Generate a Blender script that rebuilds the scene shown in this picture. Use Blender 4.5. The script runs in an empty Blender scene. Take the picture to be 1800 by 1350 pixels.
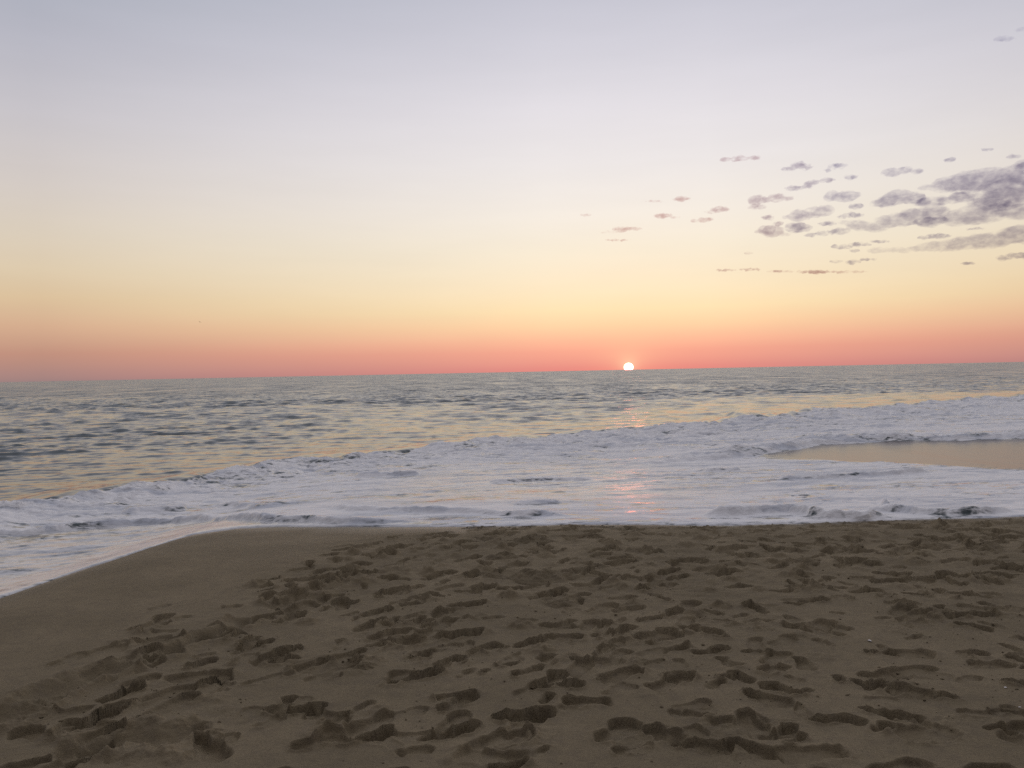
import bpy, bmesh, math, random
import numpy as np
from mathutils import Matrix, Vector

SC = bpy.context.scene
COL = SC.collection
RNG = np.random.default_rng(11)
random.seed(5)

# ------------------------------------------------------------------ camera
EYE = 1.58
FPX = 1404.0
PITCH, ROLL = math.radians(-0.86), math.radians(-1.146)
cam_d = bpy.data.cameras.new('camera')
cam = bpy.data.objects.new('camera', cam_d)
COL.objects.link(cam)
cam_d.sensor_fit = 'HORIZONTAL'
cam_d.sensor_width = 36.0
cam_d.lens = FPX / 1800.0 * 36.0
cam_d.clip_start = 0.05
cam_d.clip_end = 120000.0
RM = Matrix.Rotation(math.pi / 2 + PITCH, 3, 'X') @ Matrix.Rotation(ROLL, 3, 'Z')
cam.matrix_world = Matrix.Translation((0, 0, EYE)) @ RM.to_4x4()
SC.camera = cam


def ray(px, py):
    v = RM @ Vector(((px - 900) / FPX, -(py - 675) / FPX, -1.0))
    return v.normalized()


def at_z(px, py, z):
    v = ray(px, py)
    t = (z - EYE) / v.z
    return v.x * t, v.y * t


def lin(c):
    return tuple(((v / 255) / 12.92 if v / 255 <= 0.04045 else ((v / 255 + 0.055) / 1.055) ** 2.4) for v in c)


# ------------------------------------------------------------------ sky, sun, exposure
SUN_V = ray(1105, 645.5)
SUN_AZ = math.atan2(SUN_V.x, SUN_V.y)           # clockwise from +Y
w = bpy.data.worlds.new('World')
SC.world = w
w.use_nodes = True
nt = w.node_tree
nt.nodes.clear()


class NB:
    """tiny node builder"""
    def __init__(self, tree):
        self.t = tree

    def n(self, kind, ins=None, **kw):
        nd = self.t.nodes.new(kind)
        for k, v in kw.items():
            setattr(nd, k, v)
        for k, v in (ins or {}).items():
            s = nd.inputs[k]
            if isinstance(v, bpy.types.NodeSocket):
                self.t.links.new(v, s)
            else:
                s.default_value = v
        return nd

    def m(self, op, a, b=None, c=None, clamp=False):
        nd = self.t.nodes.new('ShaderNodeMath')
        nd.operation = op
        nd.use_clamp = clamp
        for i, v in enumerate((a, b, c)):
            if v is None:
                continue
            if isinstance(v, bpy.types.NodeSocket):
                self.t.links.new(v, nd.inputs[i])
            else:
                nd.inputs[i].default_value = v
        return nd.outputs[0]

    def vm(self, op, a, b=None, s=None):
        nd = self.t.nodes.new('ShaderNodeVectorMath')
        nd.operation = op
        for i, v in enumerate((a, b)):
            if v is None:
                continue
            if isinstance(v, bpy.types.NodeSocket):
                self.t.links.new(v, nd.inputs[i])
            else:
                nd.inputs[i].default_value = v
        if s is not None:
            if isinstance(s, bpy.types.NodeSocket):
                self.t.links.new(s, nd.inputs['Scale'])
            else:
                nd.inputs['Scale'].default_value = s
        return nd.outputs['Value'] if op in ('DOT_PRODUCT', 'LENGTH') else nd.outputs[0]

    def mapr(self, v, a, b, c=0.0, d=1.0, smooth=True):
        nd = self.n('ShaderNodeMapRange', {0: v, 1: a, 2: b, 3: c, 4: d})
        nd.interpolation_type = 'SMOOTHSTEP' if smooth else 'LINEAR'
        return nd.outputs[0]

    def ramp(self, fac, stops):
        nd = self.n('ShaderNodeValToRGB', {0: fac})
        cr = nd.color_ramp
        while len(cr.elements) < len(stops):
            cr.elements.new(0.5)
        for e, (p, c) in zip(cr.elements, stops):
            e.position = p
            e.color = (*lin(c), 1)
        return nd.outputs[0]

    def mix(self, f, a, b, blend='MIX'):
        nd = self.t.nodes.new('ShaderNodeMix')
        nd.data_type = 'RGBA'
        nd.blend_type = blend
        for i, v in ((0, f), (6, a), (7, b)):
            if isinstance(v, bpy.types.NodeSocket):
                self.t.links.new(v, nd.inputs[i])
            else:
                nd.inputs[i].default_value = v if not isinstance(v, tuple) or len(v) == 4 else (*v, 1)
        return nd.outputs[2]


B = NB(nt)
dirv = B.vm('NORMALIZE', B.n('ShaderNodeTexCoord').outputs['Generated'])
sep = B.n('ShaderNodeSeparateXYZ', {0: dirv})
zz = B.m('MAXIMUM', sep.outputs[2], 0.0)
fac = B.m('SQRT', zz)


def P(z):
    return math.sqrt(z)


# colours of the dusk air by height above the horizon: towards the sun, 45 degrees aside, opposite
near = [(0.0, (214, 140, 133)), (P(.004), (221, 147, 138)), (P(.024), (241, 168, 147)), (P(.037), (250, 188, 157)),
        (P(.056), (254, 213, 170)), (P(.075), (254, 229, 184)), (P(.10), (253, 234, 199)), (P(.15), (249, 238, 217)),
        (P(.19), (247, 239, 228)), (P(.25), (240, 235, 234)), (P(.31), (231, 227, 232)), (P(.37), (215, 213, 222)),
        (P(.43), (199, 199, 211)), (P(.6), (204, 203, 214)), (1.0, (211, 208, 216))]
side = [(0.0, (156, 130, 130)), (P(.01), (176, 138, 131)), (P(.03), (196, 148, 130)), (P(.06), (216, 176, 146)),
        (P(.09), (223, 196, 160)), (P(.12), (224, 205, 176)), (P(.16), (222, 209, 191)), (P(.21), (215, 206, 200)),
        (P(.28), (202, 198, 203)), (P(.35), (185, 185, 196)), (P(.43), (167, 173, 187)), (P(.6), (186, 188, 200)),
        (1.0, (211, 208, 216))]
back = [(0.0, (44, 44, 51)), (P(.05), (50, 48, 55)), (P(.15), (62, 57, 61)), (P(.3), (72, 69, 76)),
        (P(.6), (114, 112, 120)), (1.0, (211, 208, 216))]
hz = B.n('ShaderNodeCombineXYZ', {0: sep.outputs[0], 1: sep.outputs[1], 2: 0.0}).outputs[0]
caz = B.vm('DOT_PRODUCT', B.vm('NORMALIZE', hz), (math.sin(SUN_AZ), math.cos(SUN_AZ), 0))
f_side = B.mapr(caz, 0.995, 0.78, 0.0, 1.0, smooth=False)
f_side = B.m('POWER', f_side, 0.75)
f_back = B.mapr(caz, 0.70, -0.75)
c_sky = B.mix(f_side, B.ramp(fac, near), B.ramp(fac, side))
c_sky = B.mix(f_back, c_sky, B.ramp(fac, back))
# aureole of the low sun
ang = B.m('ARCCOSINE', B.m('MINIMUM', B.vm('DOT_PRODUCT', dirv, tuple(SUN_V)), 1.0))
glow = B.m('EXPONENT', B.m('MULTIPLY', ang, -42.0))
c_sky = B.mix(B.m('MULTIPLY', glow, 0.85), c_sky, (1.0, 0.60, 0.36))
glow2 = B.m('EXPONENT', B.m('MULTIPLY', ang, -9.0))
c_sky = B.mix(1.0, c_sky, B.vm('SCALE', (0.035, 0.018, 0.008), s=glow2), 'ADD')
core = B.m('EXPONENT', B.m('MULTIPLY', ang, -190.0))
c_sky = B.mix(B.m('MULTIPLY', core, 2.2, clamp=True), c_sky, (1.0, 0.80, 0.50))
# the reddened belt along the horizon on both sides of the sun
azd = B.m('ARCCOSINE', B.m('MINIMUM', caz, 1.0))
red = B.m('MULTIPLY', B.m('EXPONENT', B.m('MULTIPLY', azd, -7.0)), B.m('EXPONENT', B.m('MULTIPLY', zz, -75.0)))
c_sky = B.mix(B.m('MULTIPLY', red, 0.62), c_sky, (0.98, 0.225, 0.20))
# thin uneven veil so that the air is not perfectly even
nz = B.n('ShaderNodeTexNoise', {'Vector': B.vm('MULTIPLY', dirv, (3, 3, 22)), 'Scale': 1.6, 'Detail': 4.0, 'Roughness': 0.55})
veil = B.mapr(nz.outputs[0], 0.3, 0.75, 0.985, 1.015, smooth=False)
c_sky = B.vm('SCALE', c_sky, s=veil)
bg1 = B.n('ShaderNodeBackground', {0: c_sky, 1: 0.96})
sky = B.n('ShaderNodeTexSky', sky_type='NISHITA', sun_disc=False, sun_elevation=math.radians(0.6),
          sun_rotation=SUN_AZ, air_density=1.0, dust_density=1.5, ozone_density=1.5)
bg2 = B.n('ShaderNodeBackground', {0: sky.outputs[0], 1: 0.008})
add = B.n('ShaderNodeAddShader', {0: bg1.outputs[0], 1: bg2.outputs[0]})
B.n('ShaderNodeOutputWorld', {0: add.outputs[0]})

sun_d = bpy.data.lights.new('sunlight', 'SUN')
sun_d.energy = 0.012
sun_d.angle = math.radians(3.0)
sun_d.color = (1.0, 0.27, 0.20)
sun_o = bpy.data.objects.new('sunlight', sun_d)
COL.objects.link(sun_o)
sv = Vector((SUN_V.x, SUN_V.y, math.tan(math.radians(0.6)))).normalized()
sun_o.rotation_euler = sv.to_track_quat('Z', 'Y').to_euler()

SC.view_settings.view_transform = 'Standard'
SC.view_settings.look = 'None'
SC.view_settings.exposure = 0.0
SC.view_settings.gamma = 1.0
SC.view_settings.use_curve_mapping = False
SC.cycles.sample_clamp_indirect = 4.0
SC.cycles.sample_clamp_direct = 60.0
SC.cycles.volume_step_rate = 0.5
SC.cycles.volume_bounces = 1
SC.cycles.max_bounces = 6
SC.cycles.use_denoising = False


# ------------------------------------------------------------------ numpy noise
_perm = np.random.default_rng(3).permutation(4096)
_ang = np.random.default_rng(4).random(4096) * 2 * np.pi
_gx, _gy = np.cos(_ang), np.sin(_ang)


def perlin(x, y, seed=0):
    xi, yi = np.floor(x).astype(np.int64), np.floor(y).astype(np.int64)
    fx, fy = x - xi, y - yi
    u = fx * fx * fx * (fx * (fx * 6 - 15) + 10)
    v = fy * fy * fy * (fy * (fy * 6 - 15) + 10)

    def g(i, j, dx, dy):
        h = _perm[(_perm[(i + seed * 131) & 4095] + j + seed * 57) & 4095]
        return _gx[h] * dx + _gy[h] * dy
    a = g(xi, yi, fx, fy)
    b = g(xi + 1, yi, fx - 1, fy)
    c = g(xi, yi + 1, fx, fy - 1)
    d = g(xi + 1, yi + 1, fx - 1, fy - 1)
    return (a + (b - a) * u + (c - a + (a - b - c + d) * u) * v) * 1.5


def fbm(x, y, octs, seed=0, gain=0.5, ridged=False):
    s, amp, f, tot = 0, 1.0, 1.0, 0.0
    for o in range(octs):
        n = perlin(x * f + 17.3 * o, y * f - 9.1 * o, seed + o * 7)
        if ridged:
            n = 1 - 2 * np.abs(n)
        s = s + n * amp
        tot += amp
        amp *= gain
        f *= 2.03
    return s / tot


def sstep(a, b, x):
    t = np.clip((x - a) / (b - a), 0, 1)
    return t * t * (3 - 2 * t)


# ------------------------------------------------------------------ helpers
def tag(o, label=None, cat=None, group=None, kind=None):
    if label:
        o['label'] = label
    if cat:
        o['category'] = cat
    if group:
        o['group'] = group
    if kind:
        o['kind'] = kind
    return o


def new_mat(name):
    m = bpy.data.materials.new(name)
    m.use_nodes = True
    m.node_tree.nodes.clear()
    return m, NB(m.node_tree)


def grid_mesh(name, X, Y, Z, mat, attrs=None, facemask=None, normals=None):
    r, c = X.shape
    co = np.stack([X, Y, Z], -1).reshape(-1, 3)
    i = np.arange(r * c).reshape(r, c)
    q = np.stack([i[:-1, :-1], i[:-1, 1:], i[1:, 1:], i[1:, :-1]], -1).reshape(-1, 4)
    if facemask is not None:
        q = q[facemask.reshape(-1)]
    used = np.unique(q)
    remap = np.full(r * c, -1, np.int64)
    remap[used] = np.arange(len(used))
    q = remap[q]
    me = bpy.data.meshes.new(name)
    me.vertices.add(len(used))
    me.vertices.foreach_set('co', co[used].astype(np.float32).ravel())
    me.loops.add(len(q) * 4)
    me.loops.foreach_set('vertex_index', q.astype(np.int32).ravel())
    me.polygons.add(len(q))
    me.polygons.foreach_set('loop_start', np.arange(0, len(q) * 4, 4, dtype=np.int32))
    me.polygons.foreach_set('use_smooth', np.ones(len(q), dtype=bool))
    me.update(calc_edges=True)
    for k, v in (attrs or {}).items():
        a = me.attributes.new(k, 'FLOAT', 'POINT')
        a.data.foreach_set('value', v.reshape(-1)[used].astype(np.float32))
    if normals is not None:
        me.normals_split_custom_set_from_vertices(normals.reshape(-1, 3)[used].astype(np.float32))
    me.materials.append(mat)
    o = bpy.data.objects.new(name, me)
    COL.objects.link(o)
    return o


# ------------------------------------------------------------------ shape of the shore
Z_SEA = -0.60
# the line where the wash ends on the sand: photograph x, y and the height of the sand there
EDGE = [(-420, 1190, -.42), (-200, 1120, -.42), (0, 1052, -.40), (60, 1032, -.39), (150, 1000, -.36), (250, 968, -.32), (340, 940, -.27),
        (420, 929, -.22), (480, 926.5, -.19), (600, 926, -.15), (800, 926, -.14), (900, 925, -.14), (1000, 922, -.14),
        (1100, 922.5, -.14), (1200, 922.5, -.14), (1300, 924, -.14), (1400, 921, -.14), (1480, 918, -.14), (1560, 914, -.14),
        (1700, 911, -.14), (1800, 908, -.14), (2000, 903, -.14), (2300, 897, -.14), (2800, 890, -.14)]
_e = np.array([(*at_z(x, y, z), z) for x, y, z in EDGE])
_e = np.vstack([[-60, _e[0, 1] - 9, -.42], [-16, _e[0, 1] - 2.5, -.42], _e, [60, 15, -.14]])
_e = _e[np.argsort(_e[:, 0])]


def edge_y(x):
    y = np.interp(x, _e[:, 0], _e[:, 1])
    return y + 0.05 * perlin(x * 1.3, x * 0, 31) + 0.022 * perlin(x * 5, x * 0, 32)


_xs = np.linspace(-60, 60, 4001)
_slope = np.gradient(np.convolve(np.pad(np.interp(_xs, _e[:, 0], _e[:, 1]), 30, 'edge'), np.ones(61) / 61, 'valid'), _xs)


def edge_d(x, y):
    """metres seaward (+) of the wash line"""
    s = np.interp(x, _xs, _slope)
    return (y - edge_y(x)) / np.sqrt(1 + s * s)


def edge_z(x):
    return np.interp(x, _e[:, 0], _e[:, 2])


# the far edge of the foam (crest of the broken wave)
CREST = [(-500, 960, .12), (-200, 915, .12), (0, 880, .12), (40, 869, .15), (110, 862, .2), (150, 861, .2), (190, 855, .2), (260, 843, .2), (330, 838, .18),
         (400, 822, .15), (470, 810, .14), (560, 798, .14), (640, 794, .16), (740, 780, .16), (850, 768, .2), (900, 764, .24),
         (1000, 757, .28), (1100, 750, .3), (1200, 741, .32), (1260, 735, .36), (1300, 725, .46), (1335, 729, .4),
         (1400, 722, .38), (1450, 714, .4), (1550, 711, .36), (1620, 704, .34), (1700, 697, .34), (1800, 692, .34), (2100, 682, .34),
         (2500, 672, .34)]
_c = np.array([(*at_z(x, y, Z_SEA + h), h) for x, y, h in CREST])
_c = np.vstack([[-70, _c[0, 1] - 20, .12], _c, [400, 210, .34]])
_c = _c[np.argsort(_c[:, 0])]


def crest_y(x):
    y = np.interp(x, _c[:, 0], _c[:, 1])
    return y + 0.35 * perlin(x * .45, x * 0, 41) + 0.16 * perlin(x * 1.7, x * 0, 42)


def crest_h(x):
    return np.interp(x, _c[:, 0], _c[:, 2]) * (1 + 0.35 * perlin(x * .6, x * 0 + 3, 43) + .2 * perlin(x * 2.1, x * 0 + 3, 44))


def W_mean(x, y):
    """mean water height, without waves and lips"""
    A, C = edge_y(x), crest_y(x)
    ze = edge_z(x)
    t = np.clip((y - A) / np.maximum(C - A, .5), 0, 1)
    f = 1 - (1 - t) ** 1.7
    return ze + (Z_SEA - ze) * f


def on_water(px, py):
    v = ray(px, py)
    t = 9.0
    for _ in range(40):
        x, y = v.x * t, v.y * t
        z = float(W_mean(np.array([x]), np.array([y]))[0])
        t += 0.5 * ((z - EYE) / v.z - t)
    return v.x * t, v.y * t


def poly(pts):
    return np.array([on_water(*p) for p in pts])


def seg_dist(X, Y, pl):
    """distance to a polyline, signed + on the seaward side, and position along it 0..1"""
    best = np.full(X.shape, 1e9)
    sgn = np.ones(X.shape)
    u = np.zeros(X.shape)
    n = len(pl) - 1
    for i in range(n):
        a, b = pl[i], pl[i + 1]
        d = b - a
        L2 = (d ** 2).sum()
        t = np.clip(((X - a[0]) * d[0] + (Y - a[1]) * d[1]) / L2, 0, 1)
        dx, dy = X - a[0] - t * d[0], Y - a[1] - t * d[1]
        r = np.hypot(dx, dy)
        m = r < best
        best = np.where(m, r, best)
        sgn = np.where(m, np.sign(d[0] * dy - d[1] * dx), sgn)
        u = np.where(m, (i + t) / n, u)
    return best * sgn, u


# ------------------------------------------------------------------ sand
def fan(y, cols_in, cols_out, half=0.70, base=0.5, reach=40.0):
    u = np.concatenate([-np.linspace(1, 0, cols_out, endpoint=False) ** 2.2 - 0,
                        np.zeros(0)])
    inn = np.linspace(-1, 1, cols_in)
    wf = half * np.maximum(y, 0.0) + base
    X = np.empty((len(y), cols_in + 2 * cols_out))
    X[:, cols_out:cols_out + cols_in] = wf[:, None] * inn[None]
    k = (np.arange(1, cols_out + 1) / cols_out)
    out = wf[:, None] * (1 + 0.25 * k[None]) + reach * (k[None] ** 3)
    X[:, cols_out + cols_in:] = out
    X[:, :cols_out] = -out[:, ::-1]
    return X


ys = np.concatenate([np.linspace(-40, 0.5, 24), np.linspace(0.6, 2.6, 40)[:-1]])
yy = [2.6]
while yy[-1] < 13.0:
    d = yy[-1]
    yy.append(d + min(max(0.42 * d * d / (EYE * 800), 0.0045), 0.026))
ys = np.concatenate([ys, yy, np.geomspace(13.2, 60, 30)])
SX = fan(ys, 800, 24, half=.69, base=.35)
SY = np.repeat(ys[:, None], SX.shape[1], 1)


def sand_base(x, y):
    d = edge_d(x, y)
    ze = edge_z(x)
    l = np.maximum(-d, 0)
    L = np.interp(ze, [-.42, -.14], [2.6, 1.1])
    land = ze * np.exp(-l / L)
    sea = ze - 0.16 * np.maximum(d, 0)
    return np.where(d < 0, land, np.maximum(sea, -2.6))


print('sand grid', SX.shape)
H = sand_base(SX, SY)
dS = edge_d(SX, SY)
# smooth wet sand on the left near the wash, trodden sand elsewhere
tl = np.array([at_z(*p, -.02) for p in [(-300, 1330), (0, 1215), (120, 1160), (230, 1105), (380, 1060), (520, 990), (600, 950), (700, 934), (820, 929)]])
dT, _ = seg_dist(SX, SY, tl)
trod = sstep(0.35, -0.55, dT + 0.35 * perlin(SX * .9, SY * .9, 5))        # 1 = trodden
trod = np.where(SX > tl[-1, 0], np.maximum(trod, sstep(0.0, .5, -dS + .25)), trod)
trod *= sstep(0.02, 0.18, -dS)
trod = np.where(SX > tl[-1, 0] + .4, trod, trod)
far_churn = sstep(4.6, 6.4, SY + .5 * perlin(SX * .5, SY * .5, 6)) * trod * (.4 + .6 * sstep(.1, .9, -dS))
H = H + 0.03 * fbm(SX * .55, SY * .55, 3, 51) * sstep(0, 1, -dS) * (0.35 + 0.65 * trod)
H = H + 0.015 * fbm(SX * 2.3, SY * 2.3, 3, 61) * trod
# churned, crumbly relief
ch = fbm(SX * 1.9, SY * 1.9, 3, 91)
churn = sstep(.12, .42, ch)
H += trod * churn * (0.016 * fbm(SX * 6, SY * 7, 4, 95, .6) + 0.006 * fbm(SX * 20, SY * 22, 3, 97, .6))
H += far_churn * (0.034 * np.maximum(fbm(SX * 2.0, SY * 2.4, 4, 101, .6), -.25) + .022 * np.maximum(fbm(SX * 5, SY * 5, 4, 105, .6), -.3))
H += trod * (.0012 + .002 * churn) * fbm(SX * 42, SY * 42, 2, 99)
# low wind / water streaks on the smooth sand
H = H + 0.004 * fbm((SX - .5 * SY) * .9, (SY * 1.0 + SX * .35) * 4.0, 3, 71) * (1 - trod) * sstep(0.2, 1.0, -dS)


def stamp(cx, cy, ang, L, D, soft, rim, seed, kick=0.0):
    """press one foot into the sand"""
    R = L * 1.15
    i0, i1 = np.searchsorted(ys, cy - R), np.searchsorted(ys, cy + R)
    if i1 - i0 < 2:
        return
    rowx = SX[(i0 + i1) // 2]
    ext = R * 1.3
    j0, j1 = np.searchsorted(rowx, cx - ext), np.searchsorted(rowx, cx + ext)
    if j1 - j0 < 3:
        return
    x, y = SX[i0:i1, j0:j1] - cx, SY[i0:i1, j0:j1] - cy
    D *= 1 + .45 * min(max((cy - 4.6) / 1.5, 0), 1)          # prints farther off are pressed deeper, for darker marks
    y0 = cy
    foot = 1 if seed % 2 else -1
    ca, sa = math.cos(ang), math.sin(ang)
    r = np.random.default_rng(seed)
    wob = 0.10 * L
    o = r.random(2) * 50
    x = x + wob * perlin(x * 9 / L * .27 + o[0], y * 9 / L * .27 + o[1], 81)
    y = y + wob * perlin(x * 9 / L * .27 + o[1], y * 9 / L * .27 + o[0], 82)
    l, wd = x * ca + y * sa, -x * sa + y * ca
    # heel and ball joined by a waist
    t = np.clip((l / L + .36) / .68, 0, 1)
    wid = L * (0.195 + 0.085 * t - 0.035 * np.exp(-((t - .42) / .2) ** 2))
    bend = 0.04 * L * np.sin(t * 3.1) * (1 if r.random() < .5 else -1)
    lx = l - np.clip(l, -.36 * L, .32 * L)
    sd = np.hypot(lx, wd - bend) - wid
    if L > .2 and y0 < 5.2 and soft < .024:                       # bare toes
        for q_ in range(5):
            tl_, tw_ = (.47 - .022 * q_ ** 1.35) * L, (-.13 + .068 * q_) * L * foot
            sd = np.minimum(sd, np.hypot(l - tl_, wd - bend - tw_) - (.052 - .006 * q_) * L)
    depth = D * (0.55 + 0.45 * np.abs(2 * t - 1) ** 1.3 + .25 * (r.random() - .5) * (2 * t - 1))
    fw = np.clip((y - bend * ca) / np.maximum(wid, .02), -1, 1)        # far side of the hollow
    sh = soft * (1.5 - 1.15 * np.clip(fw + .25, 0, 1))
    sh = np.maximum(sh, .0035)
    inside = sstep(sh * .6, -sh, sd + .007 * fbm(x * 13, y * 13, 3, 85, .6))
    depth = depth * (1 - .45 * np.clip((wd - bend) / wid, -1, 1) * (1 if r.random() < .5 else -1)) + .004 * fbm(x * 18, y * 18, 3, 86, .6)
    rm = rim * np.exp(-(np.maximum(sd, 0) / (soft * 1.6)) ** 2) * sstep(-soft, soft * .4, sd)
    asym = 0.6 + 0.5 * np.tanh(-l / L * 2.5 * (1 if r.random() < .7 else -1))
    rm = rm * asym * (1 + .8 * perlin(x * 26, y * 26, 83))
    h = H[i0:i1, j0:j1]
    loc = np.mean(h)
    keep = 1 - 0.7 * inside
    h = loc + (h - loc) * keep - depth * inside + rm
    if kick > 0:                      # sand thrown up behind the toes
        lk, wk = l - .62 * L, wd
        h = h + kick * np.exp(-((lk / (.2 * L)) ** 2 + (wk / (.24 * L)) ** 2)) * (1 + .6 * perlin(x * 22, y * 22, 84))
    H[i0:i1, j0:j1] = h


def hstamp(px, py, L, angdeg, D=.05, soft=.018, rim=.012, kick=0.0):
    x, y = at_z(px, py, -0.01)
    ga = math.atan2(math.sin(math.radians(angdeg)) * math.hypot(x, y) / EYE, math.cos(math.radians(angdeg)))
    stamp(x, y, ga, L, D, soft, rim, int(px * 7 + py * 13), kick)


# random trodden sand: trails first, then single prints
def trod_at(x, y):
    i = min(max(np.searchsorted(ys, y), 0), len(ys) - 1)
    j = min(max(np.searchsorted(SX[i], x), 0), SX.shape[1] - 1)
    return trod[i, j]


def walk_dir(x, y):
    q = x / max(y, 1)
    if q < -.15:
        return R.normal(.95, .16)
    if q < .15:
        return R.normal(.70, .28)
    return R.normal(.35, .35) if R.random() < .5 else R.normal(-.65, .35)


R = np.random.default_rng(21)
# scuffs and half filled dents, most of them towards the water
RS = np.random.default_rng(64)
for k in range(1300):
    y = 2.6 + 6.6 * math.sqrt(RS.random())
    x = RS.uniform(-.75, .78) * (y + .4)
    if trod_at(x, y) < .5:
        continue
    if RS.random() < .72:
        stamp(x, y, walk_dir(x, y) + RS.normal(0, .5), RS.uniform(.07, .2), RS.uniform(.006, .018) * (1 + .6 * (y > 5.5)), RS.uniform(.004, .012), RS.uniform(.003, .012), int(RS.integers(1e9)), RS.uniform(0, .012))
    else:                                                     # small hump of kicked sand
        i0, i1 = np.searchsorted(ys, y - .3), np.searchsorted(ys, y + .3)
        j0, j1 = np.searchsorted(SX[i0], x - .4), np.searchsorted(SX[i0], x + .4)
        u_, v_ = SX[i0:i1, j0:j1] - x, SY[i0:i1, j0:j1] - y
        rr_ = RS.uniform(.04, .11)
        q_ = np.hypot(u_ * RS.uniform(.6, 1.0), v_) / rr_ + .5 * fbm(u_ * 12 + k, v_ * 12, 3, 87)
        H[i0:i1, j0:j1] += (.35 + .65 * float(sstep(.15, .9, -edge_d(np.array([x]), np.array([y]))[0]))) * RS.uniform(.008, .030) * (1 + .7 * (y > 6)) * sstep(1.0, .1, q_) * (1 + .5 * perlin(u_ * 30 + k, v_ * 30, 88))

n_st = 0
for k in range(54):
    x, y = R.uniform(-6.5, 7.0), R.uniform(2.2, 9.3)
    a = walk_dir(x, y)
    if R.random() < .4:
        a += math.pi
    st = R.uniform(.58, .72)
    age = R.random()
    L = R.uniform(.18, .25)
    for s in range(int(R.integers(4, 11))):
        sd = .085 * (1 if s % 2 else -1)
        fx, fy = x - math.sin(a) * sd, y + math.cos(a) * sd
        if trod_at(fx, fy) > .4:
            so = R.uniform(.005, .010) + .013 * age
            stamp(fx, fy, a + R.normal(0, .12), L * (1 + .35 * age), R.uniform(.028, .048) * (1 - .4 * age), so, R.uniform(.006, .016), int(R.integers(1e9)),
                  R.uniform(0, .02) if R.random() < .5 else 0)
            n_st += 1
        x += math.cos(a) * st * R.uniform(.9, 1.1)
        y += math.sin(a) * st * R.uniform(.9, 1.1)
        a += R.normal(0, .06)
for k in range(560):
    y = 9.2 * math.sqrt(R.uniform(.1, 1))
    x = R.uniform(-.8, .8) * (y + .5)
    if trod_at(x, y) < .5:
        continue
    stamp(x, y, walk_dir(x, y) + R.normal(0, .55) + (math.pi if R.random() < .4 else 0), R.uniform(.10, .25), R.uniform(.018, .044), R.uniform(.005, .018), R.uniform(.005, .018), int(R.integers(1e9)),
          R.uniform(0.005, .025) if R.random() < .4 else 0)
    n_st += 1

# the prints that can be told apart in the photograph
for a in [(1350, 1040 + 195, .30, -22, .05), (1190, 1200, .16, -10, .04), (1278, 1197, .13, -5, .045), (1230, 1318, .30, -8, .06),
          (1475, 1198, .15, 60, .045), (1518, 1210, .15, -35, .06), (1590, 1215, .34, -16, .055), (1555, 1190, .28, 0, .045),
          (1380, 1290, .18, 25, .045), (1470, 1272, .26, 0, .045), (1590, 1262, .2, -10, .04), (1540, 1256, .16, -18, .04),
          (1740, 1165, .25, 0, .045), (1710, 1147, .18, 0, .045), (1550, 1147, .22, 0, .045), (1330, 1147, .2, -2, .045),
          (920, 1262, .33, 5, .07), (985, 1205, .26, -8, .045), (905, 1190, .1, 80, .05), (890, 1170, .16, 12, .055), (852, 1183, .1, 40, .045),
          (800, 1238, .28, 28, .055), (790, 1290, .3, 14, .05), (640, 1298, .3, 16, .07), (560, 1308, .28, 18, .045), (530, 1248, .26, 10, .06),
          (730, 1190, .34, 12, .055), (740, 1148, .2, 18, .05), (660, 1076, .26, 15, .055), (700, 1095, .25, 18, .04), (770, 1096, .3, 14, .04),
          (790, 1162, .22, 20, .04), (850, 1140, .24, 14, .045), (930, 1130, .24, 14, .045), (1040, 1165, .26, -4, .045), (1070, 1162, .2, -10, .03),
          (210, 1222, .26, 32, .07), (170, 1265, .3, 34, .07), (350, 1168, .22, 28, .06), (375, 1202, .26, 24, .06), (445, 1135, .25, 18, .055),
          (505, 1145, .2, 20, .06), (475, 1162, .24, 14, .055), (260, 1102, .3, 22, .03), (400, 1108, .22, 28, .06), (410, 1122, .18, 28, .05),
          (500, 1048, .2, 15, .035), (465, 1042, .12, 15, .04), (500, 1070, .16, 25, .05), (580, 970, .22, 12, .04), (575, 1018, .25, 10, .045),
          (640, 1006, .25, 10, .045), (1150, 1117, .34, 10, .05), (1250, 1145, .24, 8, .05), (1140, 1088, .2, 6, .05), (1060, 1112, .2, 12, .04),
          (1430, 1057, .22, 0, .045), (1680, 1085, .2, 5, .045), (1390, 1025, .1, -40, .05), (1560, 1022, .3, 0, .05), (1610, 1045, .2, -8, .05),
          (1690, 1045, .2, -8, .05), (1740, 1010, .25, -8, .05), (280, 1068, .18, 22, .012), (120, 1160, .26, 30, .02), (190, 1175, .3, 28, .025)]:
    hstamp(a[0], a[1], a[2] * .8, a[3], a[4] * .82, rim=a[4] * .28, soft=.005 + .1 * a[4] * .2, kick=.012 if a[4] > .05 else 0)


# ploughed trail of kicked sand on the left
def furrow(pts, wdt, dep, seed):
    global H
    pl = np.array([at_z(*p, -.01) for p in pts])
    i0, i1 = np.searchsorted(ys, pl[:, 1].min() - .4), np.searchsorted(ys, pl[:, 1].max() + .4)
    x, y = SX[i0:i1], SY[i0:i1]
    d, u = seg_dist(x, y, pl)
    d = d + .06 * perlin(x * 5, y * 5, seed)
    en = sstep(0, .06, u) * sstep(1, .94, u)
    rough = fbm(x * 9, y * 9, 4, seed + 1, .6)
    H[i0:i1] += en * (-dep * np.exp(-(d / wdt) ** 2) + dep * .6 * np.exp(-((np.abs(d) - wdt * 1.7) / (wdt * .8)) ** 2)) * (1 + .7 * rough) \
        + en * np.exp(-(d / (wdt * 2)) ** 2) * .022 * rough


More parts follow.
